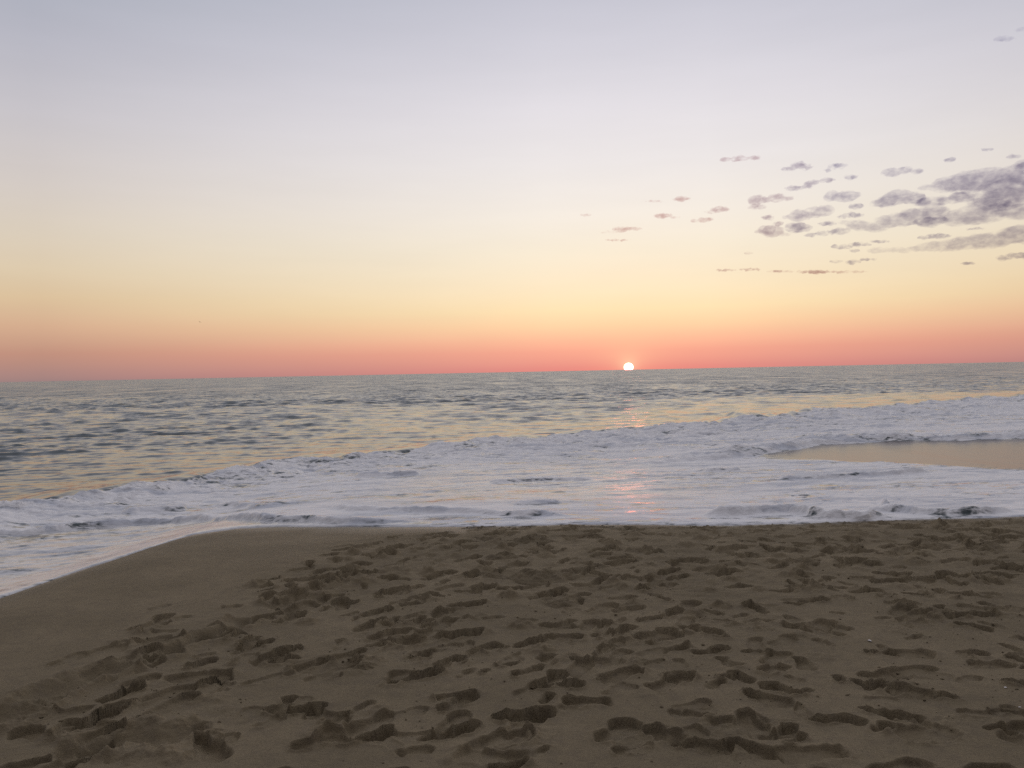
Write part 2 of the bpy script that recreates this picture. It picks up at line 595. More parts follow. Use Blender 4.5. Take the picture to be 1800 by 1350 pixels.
furrow([(-60, 1290), (40, 1245), (110, 1210), (180, 1185), (250, 1165)], .075, .05, 201)
furrow([(250, 1160), (330, 1135), (390, 1112), (440, 1085)], .07, .05, 211)
furrow([(470, 1070), (560, 1040), (640, 1012), (720, 1000)], .08, .04, 221)
furrow([(90, 1330), (190, 1310), (290, 1300), (370, 1275)], .07, .045, 231)

# keep the wash line itself clean
H = np.where(dS > -0.10, sand_base(SX, SY) + (H - sand_base(SX, SY)) * sstep(.02, -.10, dS), H)


def sand_z(x, y):
    i = int(np.clip(np.searchsorted(ys, y), 1, len(ys) - 1))
    j = int(np.clip(np.searchsorted(SX[i], x), 1, SX.shape[1] - 1))
    return float(H[i, j])


def on_sand(px, py):
    v = ray(px, py)
    z = 0.0
    for _ in range(12):
        t = (z - EYE) / v.z
        z += .6 * (sand_z(v.x * t, v.y * t) - z)
    t = (z - EYE) / v.z
    return v.x * t, v.y * t, z


# sand material
m_sand, S = new_mat('damp_sand')


def build_sand(S, wet_attr=True, dark=1.0):
    geo = S.n('ShaderNodeNewGeometry')
    pos = geo.outputs['Position']
    n1 = S.n('ShaderNodeTexNoise', {'Vector': pos, 'Scale': 1.1, 'Detail': 5.0, 'Roughness': .6}).outputs[0]
    n2 = S.n('ShaderNodeTexNoise', {'Vector': pos, 'Scale': 380.0, 'Detail': 2.0, 'Roughness': .7}).outputs[0]
    n3 = S.n('ShaderNodeTexNoise', {'Vector': pos, 'Scale': 90.0, 'Detail': 3.0, 'Roughness': .6}).outputs[0]
    n4 = S.n('ShaderNodeTexNoise', {'Vector': pos, 'Scale': 14.0, 'Detail': 4.0, 'Roughness': .65}).outputs[0]
    dry = S.mix(S.mapr(n1, .35, .68), (.190 * dark, .152 * dark, .094 * dark), (.236 * dark, .189 * dark, .119 * dark))
    dry = S.mix(S.mapr(n4, .4, .7, 0, .35), dry, (.130 * dark, .104 * dark, .076 * dark))
    grain = S.m('ADD', S.mapr(n2, .2, .8, .72, 1.28, smooth=False), S.mapr(n3, .3, .7, -.10, .10, smooth=False))
    col = S.vm('SCALE', dry, s=grain)
    speck = S.mapr(S.n('ShaderNodeTexVoronoi', {'Vector': pos, 'Scale': 160.0}).outputs['Distance'], .10, .04)
    pick = S.mapr(S.n('ShaderNodeTexWhiteNoise', {0: S.vm('FLOOR', S.vm('SCALE', pos, s=55.0))}).outputs[0], .972, .985)
    col = S.mix(S.m('MULTIPLY', S.m('MULTIPLY', speck, pick), .7), col, (.42, .38, .34))
    rough = .92
    if wet_attr:
        wet = S.n('ShaderNodeAttribute', attribute_name='wet').outputs['Fac']
        col = S.mix(wet, col, S.vm('MULTIPLY', col, (.98, .96, .90)))
        band = S.n('ShaderNodeAttribute', attribute_name='band').outputs['Fac']
        col = S.vm('SCALE', col, s=S.mapr(band, 0, 1, 1.0, .74))
        rough = S.m('SUBTRACT', S.mapr(wet, 0, 1, .92, .50), S.m('MULTIPLY', band, .22))
    b1 = S.n('ShaderNodeBump', {'Strength': .8, 'Distance': .005, 'Height': S.m('ADD', n2, S.m('MULTIPLY', n3, 1.6))})
    p = S.n('ShaderNodeBsdfPrincipled', {'Base Color': col, 'Roughness': rough, 'Normal': b1.outputs[0], 'Specular IOR Level': .25})
    S.n('ShaderNodeOutputMaterial', {0: p.outputs[0]})


build_sand(S)
wet = sstep(-1.3, -.05, dS + .25 * perlin(SX * 1.5, SY * 1.5, 111)) * (1 - .6 * trod)
wet = np.maximum(wet, .45 * (1 - trod) * sstep(-4, -1, dS))
band = sstep(-.34, -.06, dS + .10 * fbm(SX * 2.5, SY * 2.5, 3, 113))
beach = grid_mesh('beach_sand', SX, SY, H, m_sand, {'wet': wet, 'band': band})
tag(beach, 'brown trodden beach sand full of footprints in front of the foam', kind='structure')

# ------------------------------------------------------------------ sea
wy = [5.0]
while wy[-1] < 60:
    d = wy[-1]
    k_ = .62 if d < 13 else .30
    wy.append(d + float(np.clip(k_ * d * d / (2.0 * 800), .018, .60)))
ang_px = np.arange((2.18 / wy[-1]) * 800, 1.2, -0.16)
wy = np.array(wy)
far_y = 2.18 * 800 / ang_px
far_y = far_y[far_y > wy[-1] + .3]
wy = np.concatenate([wy, far_y, np.geomspace(far_y[-1] * 1.2, 36000, 14)])
WX = fan(wy, 780, 22, half=.72, base=.8, reach=60)
WX[:, :23] -= np.linspace(1, 0, 23)[None] ** 2 * wy[:, None] * 1.0
WX[:, -23:] += np.linspace(0, 1, 23)[None] ** 2 * wy[:, None] * 1.0
WY = np.repeat(wy[:, None], WX.shape[1], 1)
print('sea grid', WX.shape)
xc = np.clip(WX, -68, 390)
A_, C_ = edge_y(xc), crest_y(xc)
dW = edge_d(np.clip(WX, -59, 59), WY)
dC = (WY - C_)                                       # + seaward of the crest
_xc = np.linspace(-68, 390, 4581)
_yc = np.convolve(np.pad(np.interp(_xc, _c[:, 0], _c[:, 1]), 40, 'edge'), np.ones(81) / 81, 'valid')
kC = np.interp(xc, _xc, np.convolve(np.pad(np.gradient(_yc, _xc), 40, 'edge'), np.ones(81) / 81, 'valid'))
dCn = dC / np.sqrt(1 + np.clip(kC, 0, 2) ** 2)
T = np.clip((WY - A_) / np.maximum(C_ - A_, .5), 0, 1)
Z = W_mean(xc, WY)
inb = (dC < 0)
HC = crest_h(xc)
wid_f = 1.0 + .055 * C_                               # shoreward run of the broken wave
HC = HC * (.80 + .35 * fbm(WX * .13, WX * 0 + 2, 2, 47))
Z += HC * np.where(dCn > 0, np.exp(-(dCn / 1.15) ** 2), np.exp(-(np.abs(dCn) / wid_f) ** 1.3))

# open water: many short wave trains towards the shore
dy = np.gradient(wy)
amp_sea = sstep(1.0, 26, dCn) * .9 + .26 * sstep(-.2, 1.0, dCn)
gust = .75 + .5 * fbm(WX * .02, WY * .02, 2, 121) + .25 * fbm(WX * .12, WY * .12, 2, 123)
amp_sea = amp_sea * np.clip(gust, .3, 1.6)
waves = np.zeros_like(Z)
RW = np.random.default_rng(123)
msk = np.where(wy > _c[:, 1].min() - 5)[0]
r0 = msk[0]
for k in range(84):
    lam = math.exp(RW.uniform(math.log(.35), math.log(2.4))) if k < 78 else RW.uniform(4, 9)
    th = RW.normal(-.12, .40)
    kx, ky = math.sin(th) * 2 * math.pi / lam, math.cos(th) * 2 * math.pi / lam
    a = .0098 * lam ** .80 if k < 78 else .010
    damp = np.clip(1.6 - dy * 2.2 / lam, 0, 1)[r0:, None]
    if damp.max() <= 0:
        continue
    ph = RW.uniform(0, 6.28)
    last = r0 + int((damp[:, 0] > 0).sum())
    xs_, ys_ = WX[r0:last], WY[r0:last]
    wob = .7 * perlin(xs_ / (lam * 3.2), ys_ / (lam * 2.2), 300 + k)
    th_ = kx * xs_ + ky * ys_ + ph + wob * 3
    s = np.sin(th_ + .5 * np.sin(th_))                  # the face towards the shore is the steeper one
    waves[r0:last] += damp[:last - r0] * a * (2 * ((s + 1) / 2) ** 2.2 - .8)
sig = np.std(waves[r0:r0 + 300])
waves = .92 * waves + .07 * np.clip(waves, -3 * sig, 3 * sig) ** 2 / sig - .07 * sig
Z += 1.02 * waves * amp_sea

# foam field
edge_n = .5 * fbm(WX * .8, WY * .8, 3, 131)
foam = sstep(.10, -.30, dCn + .30 + edge_n * 1.1)
# clear backwash pool on the right between two foam sheets
E_pl = poly([(1330, 803), (1400, 792), (1440, 784), (1560, 778), (1700, 776), (1800, 773), (2000, 768), (2400, 760)])
F_pl = poly([(1330, 807), (1450, 812), (1600, 818), (1690, 823), (1800, 830), (2000, 842), (2400, 870)])
Ey = np.interp(WX, E_pl[:, 0], E_pl[:, 1])
Fy = np.interp(WX, F_pl[:, 0], F_pl[:, 1])
pn = .5 * fbm(WX * .9, WY * .6, 3, 141)
pool = sstep(-.1, .55, WY - Fy + pn * 1.2) * sstep(-.02, -.30, WY - Ey + pn * .6) * sstep(E_pl[0, 0] - .8, E_pl[0, 0] + 1.2, WX)
foam *= 1 - pool
# low step where the second sheet of foam runs over the pool
stp = sstep(E_pl[0, 0] - 4.5, E_pl[0, 0] + .5, WX)
Eyx = np.where(WX < E_pl[0, 0], E_pl[0, 1] + (WX - E_pl[0, 0]) * .55, Ey)
front = (WY - Eyx) + .6 * pn
turb2 = np.exp(-((front - .55) / .8) ** 2) * stp
Z += .13 * stp * sstep(-.06, .30, front) * np.exp(-np.maximum(front, 0) / 5.0)

turb = sstep(.40, .95, T) * (dC < .6)
turb = np.clip(np.maximum(turb, turb2), 0, 1) * (1 - pool)
# lumps of the broken wave
l1 = fbm(WX * .9 + WY * .15, WY * .9, 4, 151, .55)
l2 = fbm(WX * 2.6, WY * 2.2, 3, 157, .6, ridged=True)
Z += turb * foam * ((.18 * l1 + .045 * l2) + .024 * fbm(WX * 5, WY * 6, 4, 158, .62))
# calmer wash: long low ripples lying along the shore
flow = .9 * fbm(WX * .35, WY * .35, 2, 161)
sw = fbm(WX * .55 + flow, (WY - .18 * WX) * 1.9 + flow, 4, 163, .55)
sw2 = fbm(WX * 1.6 + flow, (WY - .2 * WX) * 5.5 + flow * 2, 3, 165, .6)
wash = sstep(.03, .25, T) * (1 - turb) * sstep(0.5, -.2, dCn)
Z += wash * (1 - .9 * pool) * (.036 * sw + .018 * sw2)
Z += turb * foam * .05 * fbm(WX * .5 + flow, (WY - .3 * WX) * 2.6 + flow, 4, 169, .6)
# dimpled foam on the right hand wash
dim = sstep(1.0, 4.0, WX) * sstep(.35, .02, T)
Z += dim * (.007 * fbm(WX * 5, WY * 6, 3, 167, .6) - .022 * sstep(.22, .5, fbm(WX * 4.5, WY * 7, 2, 168))) * sstep(.02, .08, T)

# the one peaked crest that stands up right of the sun
px_, py_ = at_z(1304, 733, Z_SEA + .2)
pk = np.exp(-((WX - px_) / 1.0) ** 2) * np.exp(-((WY - py_ - .25 * np.abs(WX - px_)) / .8) ** 2)
Z += .30 * pk
foam *= 1 - .7 * sstep(.5, .95, pk)

# rounded foam lips (photograph polylines; height, width, steep front towards the sand)
LIPS = [([(-60, 948), (0, 945), (40, 943), (130, 931), (250, 921), (350, 917.5), (480, 918.5), (600, 921), (760, 921)], .05, .14),
        ([(565, 894), (620, 900), (680, 901), (740, 903), (820, 904), (900, 909), (1020, 910)], .045, .18),
        ([(1235, 911), (1280, 909), (1330, 906), (1380, 903), (1420, 908), (1450, 914), (1520, 914), (1560, 908)], .075, .16),
        ([(1540, 905), (1560, 900), (1620, 906), (1660, 907), (1720, 905), (1800, 903)], .05, .14),
        ([(1365, 845), (1420, 844), (1500, 840), (1580, 837), (1640, 832)], .05, .22),
        ([(1235, 831), (1275, 830), (1305, 829)], .05, .2),
        ([(390, 838), (450, 835)], .05, .4), ([(210, 908), (290, 901), (330, 898)], .05, .3), ([(0, 908), (40, 909)], .06, .3),
        ([(380, 897), (420, 893), (470, 896)], .05, .25), ([(860, 852), (940, 847), (1050, 848)], .04, .3), ([(900, 891), (990, 886)], .03, .25),
        ([(620, 842), (680, 838), (740, 836)], .06, .3)]
lipmask = np.zeros_like(Z)
for pts, h, wd in LIPS:
    pl = poly(pts)
    i0, i1 = np.searchsorted(wy, pl[:, 1].min() - 1.2), np.searchsorted(wy, pl[:, 1].max() + 1.2)
    x, y = WX[i0:i1], WY[i0:i1]
    d, u = seg_dist(x, y, pl)
    d = d + .10 * fbm(x * 2.2, y * 2.2, 3, 171) + .02 * perlin(x * 14, y * 14, 173)
    en = sstep(0, .12, u) * sstep(1, .88, u) * (1 + .5 * perlin(x * 1.4, y * 0, 174))
    prof = np.where(d < 0, np.exp(-(d / (wd * .30)) ** 2), np.exp(-(d / (wd * 1.5)) ** 2))
    Z[i0:i1] += 1.25 * h * en * prof * (1 + .25 * perlin(x * 8, y * 8, 175))
    lipmask[i0:i1] = np.maximum(lipmask[i0:i1], en * prof)
# a blob of spume standing on the wash
bx, by = on_water(1556, 897)
Z += .075 * np.exp(-(((WX - bx) / .035) ** 2 + ((WY - by) / .06) ** 2)) + .03 * np.exp(-(((WX - bx - .2) / .16) ** 2 + ((WY - by) / .16) ** 2))

# thin rounded edge of the wash on the sand
thick = np.where(dW > 0, .026 * (1 - np.exp(-dW / .05)), dW * 1.2)
zs = sand_base(np.clip(WX, -59, 59), WY)
Z = np.where(dW < 1.2, Z * sstep(0, 1.2, dW) + (np.where(dW > 0, Z, edge_z(xc))) * (1 - sstep(0, 1.2, dW)), Z)
Z = np.where(dW < 3, np.maximum(Z, np.where(dW > 0, zs + .004, -9)), Z) + thick
Z = np.where(dW < 0, edge_z(xc) + np.maximum(dW * 1.2, -.8), Z)

# thin sheet of residue on the left (before the first lip), smooth film in the middle
B_pl = poly(LIPS[0][0])
By = np.interp(WX, B_pl[:, 0], B_pl[:, 1], right=-1)
film = sstep(.15, -.05, WY - By) * (WX < B_pl[-1, 0])
mid = sstep(.75, .35, T) * sstep(.06, .2, T) * sstep(-3.5, -1, WX) * sstep(4.5, 1.5, WX)
film = np.clip(np.maximum(film, .75 * mid), 0, 1) * (1 - lipmask)

# normals from the whole sheet, so that the sea and its foam join without a seam
co = np.stack([WX, WY, Z], -1)
du = np.empty_like(co)
du[:, 1:-1] = co[:, 2:] - co[:, :-2]
du[:, 0], du[:, -1] = co[:, 1] - co[:, 0], co[:, -1] - co[:, -2]
dv = np.empty_like(co)
dv[1:-1] = co[2:] - co[:-2]
dv[0], dv[-1] = co[1] - co[0], co[-1] - co[-2]
NRM = np.cross(du, dv)
NRM /= np.linalg.norm(NRM, axis=-1, keepdims=True)
NRM[NRM[..., 2] < 0] *= -1

m_sea, S = new_mat('sea_water_and_foam')
geo = S.n('ShaderNodeNewGeometry')
pos = geo.outputs['Position']
a_foam = S.n('ShaderNodeAttribute', attribute_name='foam').outputs['Fac']
a_turb = S.n('ShaderNodeAttribute', attribute_name='turb').outputs['Fac']
a_film = S.n('ShaderNodeAttribute', attribute_name='film').outputs['Fac']
a_open = S.n('ShaderNodeAttribute', attribute_name='chop').outputs['Fac']


def noise_vec(scale, stretch, det=2.0):
    v = S.vm('MULTIPLY', S.vm('ADD', pos, (137.3, 61.7, 0.0)), stretch)
    n = S.n('ShaderNodeTexNoise', {'Vector': v, 'Scale': scale, 'Detail': det, 'Roughness': .55})
    return S.vm('SUBTRACT', n.outputs['Color'], (.5, .5, .5))


slope = S.vm('ADD', S.vm('SCALE', noise_vec(.16, (.45, 1, 1)), s=.45), S.vm('SCALE', noise_vec(.9, (.4, 1, 1), 3.0), s=1.05))
slope = S.vm('ADD', slope, S.vm('SCALE', noise_vec(5.0, (.5, 1, 1)), s=.75))
patch = S.mapr(S.n('ShaderNodeTexNoise', {'Vector': S.vm('MULTIPLY', pos, (1, .30, 1)), 'Scale': .12, 'Detail': 6.0, 'Roughness': .7}).outputs[0], .3, .7, .45, 1.7, smooth=False)
sp_ = S.n('ShaderNodeSeparateXYZ', {0: slope})
sy_ = S.m('MULTIPLY', S.m('ADD', S.m('MULTIPLY', S.m('ABSOLUTE', sp_.outputs[1]), 1.2), .05), S.m('MULTIPLY', patch, -1.0))
slope = S.n('ShaderNodeCombineXYZ', {0: S.m('MULTIPLY', sp_.outputs[0], .7), 1: sy_, 2: 0.0}).outputs[0]
a_pool = S.n('ShaderNodeAttribute', attribute_name='pool').outputs['Fac']
near_rip = S.vm('SCALE', S.vm('ADD', S.vm('MULTIPLY', noise_vec(2.6, (.4, 1, 1), 3.0), (.10, .16, 0)), S.vm('MULTIPLY', noise_vec(11.0, (.35, 1, 1), 2.0), (.10, .20, 0))), s=S.mapr(a_pool, 0, 1, 1.0, .14))
slope = S.vm('ADD', S.vm('SCALE', slope, s=a_open), near_rip)
wn = S.vm('NORMALIZE', S.vm('ADD', geo.outputs['Normal'], slope))
water = S.n('ShaderNodeBsdfPrincipled', {'Base Color': S.mix(a_pool, (.020, .036, .040), (.115, .085, .07)), 'Roughness': S.mapr(a_pool, 0, 1, .13, .25), 'IOR': 1.333, 'Normal': wn})
# shallow water over sand is browner
# foam
fv = S.vm('MULTIPLY', pos, (.55, 1.3, 1))
fn1 = S.n('ShaderNodeTexNoise', {'Vector': fv, 'Scale': 1.6, 'Detail': 5.0, 'Roughness': .62, 'Distortion': .6}).outputs[0]
fn2 = S.n('ShaderNodeTexNoise', {'Vector': fv, 'Scale': 9.0, 'Detail': 3.0, 'Roughness': .6, 'Distortion': .4}).outputs[0]
fn3 = S.n('ShaderNodeTexVoronoi', {'Vector': S.vm('ADD', pos, S.vm('SCALE', noise_vec(2.0, (1, 1, 1)), s=.35)), 'Scale': 9.0, 'feature': 'SMOOTH_F1'} if False else {'Vector': pos, 'Scale': 11.0}).outputs['Distance']
low = S.n('ShaderNodeTexNoise', {'Vector': S.vm('MULTIPLY', pos, (.5, 1.4, 1)), 'Scale': .55, 'Detail': 3.0, 'Distortion': .8}).outputs[0]
wv = S.vm('ADD', S.vm('MULTIPLY', pos, (.6, 1.2, 1)), S.vm('SCALE', noise_vec(1.3, (1, 1, 1), 3.0), s=.9))
web = S.mapr(S.n('ShaderNodeTexVoronoi', {'Vector': wv, 'Scale': 2.6}, feature='DISTANCE_TO_EDGE').outputs['Distance'], 0.0, .22, .5, -.25)
web2 = S.mapr(S.n('ShaderNodeTexVoronoi', {'Vector': wv, 'Scale': 8.0}, feature='DISTANCE_TO_EDGE').outputs['Distance'], 0.0, .2, .5, -.2)
cover = S.m('ADD', S.m('MULTIPLY', fn1, .55), S.m('MULTIPLY', fn2, .45))
cover = S.m('ADD', cover, S.m('ADD', S.m('MULTIPLY', web, .10), S.m('MULTIPLY', web2, .06)))
thr = S.m('ADD', S.mapr(a_foam, 0, 1, .84, .315, smooth=False), S.m('MULTIPLY', S.mapr(low, .38, .62, -.02, .09), 1.0))
mask = S.mapr(S.m('SUBTRACT', cover, thr), -.02, .13)
# film lets the water show through between the threads
thin = S.mapr(cover, .38, .58, .6, 1.0)
mask = S.m('MULTIPLY', mask, S.mapr(S.m('MULTIPLY', a_film, S.m('SUBTRACT', 1.0, thin)), 0, 1, 1, .2, smooth=False), clamp=True)
hgt = S.m('ADD', S.m('MULTIPLY', fn1, 1.6), S.m('ADD', S.m('MULTIPLY', fn2, 1.1), S.m('MULTIPLY', fn3, .12)))
bmp = S.n('ShaderNodeBump', {'Strength': S.m('ADD', S.mapr(a_film, 0, 1, .26, .08), S.m('MULTIPLY', a_turb, .22)), 'Distance': .12, 'Height': hgt})
fcol = S.mix(S.mapr(fn2, .35, .65), (.74, .73, .735), (.82, .81, .815))
strk = S.n('ShaderNodeTexNoise', {'Vector': S.vm('ADD', S.vm('MULTIPLY', pos, (.28, 1.5, 1)), S.vm('SCALE', noise_vec(.8, (1, 1, 1)), s=.9)), 'Scale': 1.5, 'Detail': 6.0, 'Roughness': .65, 'Distortion': .5}).outputs[0]
fcol = S.mix(S.mapr(strk, .46, .64, 0, .75), fcol, (.42, .455, .53))
foam_b = S.n('ShaderNodeBsdfPrincipled', {'Base Color': S.vm('SCALE', fcol, s=S.mapr(a_film, 0, 1, 1.0, .78)), 'Roughness': S.mapr(a_film, 0, 1, .48, .20), 'Normal': bmp.outputs[0], 'Specular IOR Level': .5})
mixs = S.n('ShaderNodeMixShader', {0: mask, 1: water.outputs[0], 2: foam_b.outputs[0]})
S.n('ShaderNodeOutputMaterial', {0: mixs.outputs[0]})

chop = (.25 + .75 * sstep(25, 120, WY)) * sstep(1, 26, dCn)
attrs = {'pool': pool, 'foam': foam, 'turb': turb, 'film': film, 'chop': chop}
fq = .25 * (foam[:-1, :-1] + foam[1:, :-1] + foam[:-1, 1:] + foam[1:, 1:])
wq = np.maximum(np.maximum(dW[:-1, :-1], dW[1:, :-1]), np.maximum(dW[:-1, 1:], dW[1:, 1:]))
vis = wq > -.12
sea = grid_mesh('sea_water', WX, WY, Z, m_sea, attrs, (fq < .4) & vis, NRM)
tag(sea, 'choppy grey green sea reaching to the horizon', kind='structure')
fo = grid_mesh('sea_foam', WX, WY, Z, m_sea, attrs, (fq >= .4) & vis, NRM)
tag(fo, 'white foam of the broken wave washing up on the sand', kind='stuff')

# ------------------------------------------------------------------ the setting sun
m_sun, S = new_mat('sun_glow')
em = S.n('ShaderNodeEmission', {0: (1.0, .28, .21, 1), 1: 11.0})
S.n('ShaderNodeOutputMaterial', {0: em.outputs[0]})
bm = bmesh.new()
bmesh.ops.create_uvsphere(bm, u_segments=48, v_segments=32, radius=45000 * 8.2 / FPX)
me = bpy.data.meshes.new('sun')
bm.to_mesh(me)
bm.free()
me.materials.append(m_sun)
so = bpy.data.objects.new('sun', me)
COL.objects.link(so)
so.location = SUN_V * 45000 + Vector((0, 0, EYE))
so.scale = (1, 1, .92)
tag(so, 'bright glowing sun half sunk behind the sea horizon', 'sun')
for p in me.polygons:
    p.use_smooth = True

# ------------------------------------------------------------------ clouds
m_cl, S = new_mat('cloud_vapour')
tc = S.n('ShaderNodeNewGeometry').outputs['Position']
cv = S.vm('MULTIPLY', tc, (1, 1, 1.8))
c1 = S.n('ShaderNodeTexNoise', {'Vector': cv, 'Scale': 1 / 90.0, 'Detail': 8.0, 'Roughness': .72}).outputs[0]
den = S.m('MULTIPLY', S.mapr(c1, .38, .64, 0.0, .0050), S.n('ShaderNodeAttribute', attribute_name='gain', attribute_type='OBJECT').outputs['Fac'])
vol = S.n('ShaderNodeVolumeAbsorption', {'Color': S.mix(S.n('ShaderNodeAttribute', attribute_name='rosy', attribute_type='OBJECT').outputs['Fac'], (.27, .24, .46), (.58, .30, .32)), 'Density': den})
S.n('ShaderNodeOutputMaterial', {1: vol.outputs[0]})
DIST = 9000.0
CLOUDS = [
    ('thin flat violet cloud highest and leftmost above the main bank', [(1275, 281, 12, 4), (1300, 279, 18, 5), (1325, 278, 10, 4)]),
    ('small ragged grey cloud with a humped right end, second in the top row', [(1385, 297, 14, 4), (1405, 291, 14, 6), (1420, 294, 10, 5)]),
    ('small arched grey cloud, third in the top row of puffs', [(1472, 292, 18, 5), (1455, 299, 6, 4)]),
    ('tiny round puff just below the arched grey cloud', [(1496, 312, 11, 5)]),
    ('soft pale mauve cloud above the left tip of the upper dark bank', [(1568, 304, 16, 7), (1590, 299, 14, 6), (1612, 302, 10, 5)]),
    ('flat streaky puff in two steps above the ragged middle clouds', [(1395, 331, 18, 4), (1420, 328, 12, 4), (1428, 321, 10, 5), (1455, 317, 14, 4)]),
    ('ragged grey cloud with two humps left of the middle', [(1330, 353, 14, 7), (1350, 352, 12, 5), (1365, 347, 14, 7), (1385, 350, 10, 4)]),
    ('small pinkish puff right under the two humped ragged cloud', [(1330, 364, 17, 5)]),
    ('soft cloud with a dark left half between the middle puffs', [(1463, 347, 14, 8), (1485, 346, 14, 8), (1500, 342, 10, 6)]),
    ('dark violet cloud with a humped top, isolated left of the upper bank', [(1562, 355, 26, 8), (1580, 347, 24, 9), (1605, 350, 18, 8), (1545, 357, 12, 6)]),
    ('dark violet cloud with a faint pink top between humped cloud and bank', [(1625, 357, 17, 7), (1650, 354, 18, 8), (1690, 348, 20, 8)]),
    ('large dark upper cloud bank running out at the right edge', [(1635, 330, 25, 5), (1670, 325, 27, 10), (1705, 320, 32, 14), (1745, 315, 40, 15), (1795, 308, 35, 14), (1768, 342, 18, 22), (1840, 310, 40, 16)]),
    ('large dark lower cloud bank with bright gaps at the right edge', [(1695, 380, 30, 11), (1725, 385, 30, 9), (1742, 368, 32, 12), (1790, 372, 38, 11), (1722, 357, 24, 8), (1850, 370, 40, 14)]),
    ('long dark humped cloud stretching left from the lower bank', [(1590, 385, 28, 9), (1615, 380, 26, 12), (1640, 372, 22, 10), (1560, 392, 20, 10), (1535, 399, 25, 8), (1510, 396, 20, 7), (1485, 391, 14, 4)]),
    ('dark puff tucked under the right end of the long humped cloud', [(1630, 391, 24, 7), (1650, 388, 12, 6)]),
    ('dark cloud rising to a rounded right knob in the middle', [(1405, 379, 22, 7), (1428, 375, 18, 9), (1448, 369, 10, 9), (1385, 382, 12, 4)]),
    ('dark flat bottomed cloud below the knobbed middle cloud', [(1405, 401, 26, 7), (1395, 398, 14, 6)]),
    ('ragged dark cloud at the lower left end of the middle row', [(1355, 405, 22, 8), (1340, 408, 14, 5), (1375, 412, 16, 4)]),
    ('low soft grey puff in the lowest part of the middle row', [(1425, 413, 14, 4), (1445, 411, 12, 4), (1475, 407, 22, 6)]),
    ('thin flat cloud lying just above the low soft puff', [(1455, 393, 19, 4)]),
    ('small thin grey wedge above the left end of the long humped cloud', [(1500, 378, 18, 5), (1480, 381, 10, 3)]),
    ('slim tapering streak leftmost of the low violet streaks', [(1480, 434, 24, 4), (1510, 430, 25, 4), (1545, 425, 24, 2.5)]),
    ('long low violet streak widening towards the right edge', [(1545, 440, 22, 5), (1580, 440, 30, 4.5), (1620, 438, 34, 5), (1650, 433, 40, 7), (1690, 429, 45, 8), (1740, 424, 45, 10), (1795, 414, 35, 12), (1850, 410, 40, 14)]),
    ('short violet streak under the long one at the right edge', [(1795, 450, 28, 5), (1765, 454, 14, 4)]),
    ('small faint wisp pair below the slim tapering streak', [(1470, 460, 14, 2.5), (1500, 461, 14, 4), (1525, 456, 20, 2.5)]),
    ('very long thin streak lying lowest over the sea', [(1275, 475, 24, 2.2), (1320, 474, 24, 2.6), (1370, 477, 32, 2.4), (1430, 478, 35, 3.6), (1490, 478, 42, 2.4)]),
    ('small pinkish cloud with a flat base, left above the sun', [(1090, 403, 14, 6), (1112, 402, 20, 3.5), (1070, 408, 18, 2.5)]),
    ('hair thin streak under the pinkish flat based cloud', [(1085, 422, 26, 2.2)]),
    ('small salmon puff right of the pinkish flat based cloud', [(1165, 380, 18, 4.5), (1185, 382, 12, 2)]),
    ('faint pink dash at the far left end of the clouds', [(1030, 378, 14, 2.5)]),
    ('faint pink puff above the salmon puff', [(1197, 350, 16, 4.5), (1150, 354, 20, 2.2)]),
    ('small brownish puff between salmon puff and ragged clouds', [(1238, 387, 12, 6), (1222, 388, 10, 3)]),
    ('small slanted mauve cloud above the brownish puff', [(1266, 369, 16, 5), (1248, 373, 12, 3)]),
    ('tiny grey dash highest above the upper dark bank', [(1735, 263, 12, 2.5)]),
    ('tiny grey puff left of the tiny grey dash', [(1669, 281, 9, 3.5)]),
    ('small faint cloud at the right edge over the upper bank', [(1780, 276, 14, 3.5), (1797, 290, 8, 7)]),
    ('thin brown grey wisp in the gap between bank and long streak', [(1650, 415, 26, 4), (1625, 418, 14, 3), (1715, 402, 18, 2.5)]),
    ('small dash under the long streak near the right edge', [(1700, 463, 16, 2.5)]),
    ('faint thin wisp high in the top right corner', [(1765, 68, 22, 3.5), (1795, 52, 12, 3)]),
    ('pair of tiny low puffs left of the slim streak', [(1316, 445, 9, 2.5)]),
    ('tiny flat puff under the slim tapering streak', [(1502, 441, 11, 3)]),
    ('small faint puff over the thin brown dash row in the middle', [(1505, 363, 14, 5)]),
    ('small grey puff left of the dark knobbed cloud', [(1350, 383, 12, 4), (1367, 393, 9, 4)]),
]
RC = np.random.default_rng(8)


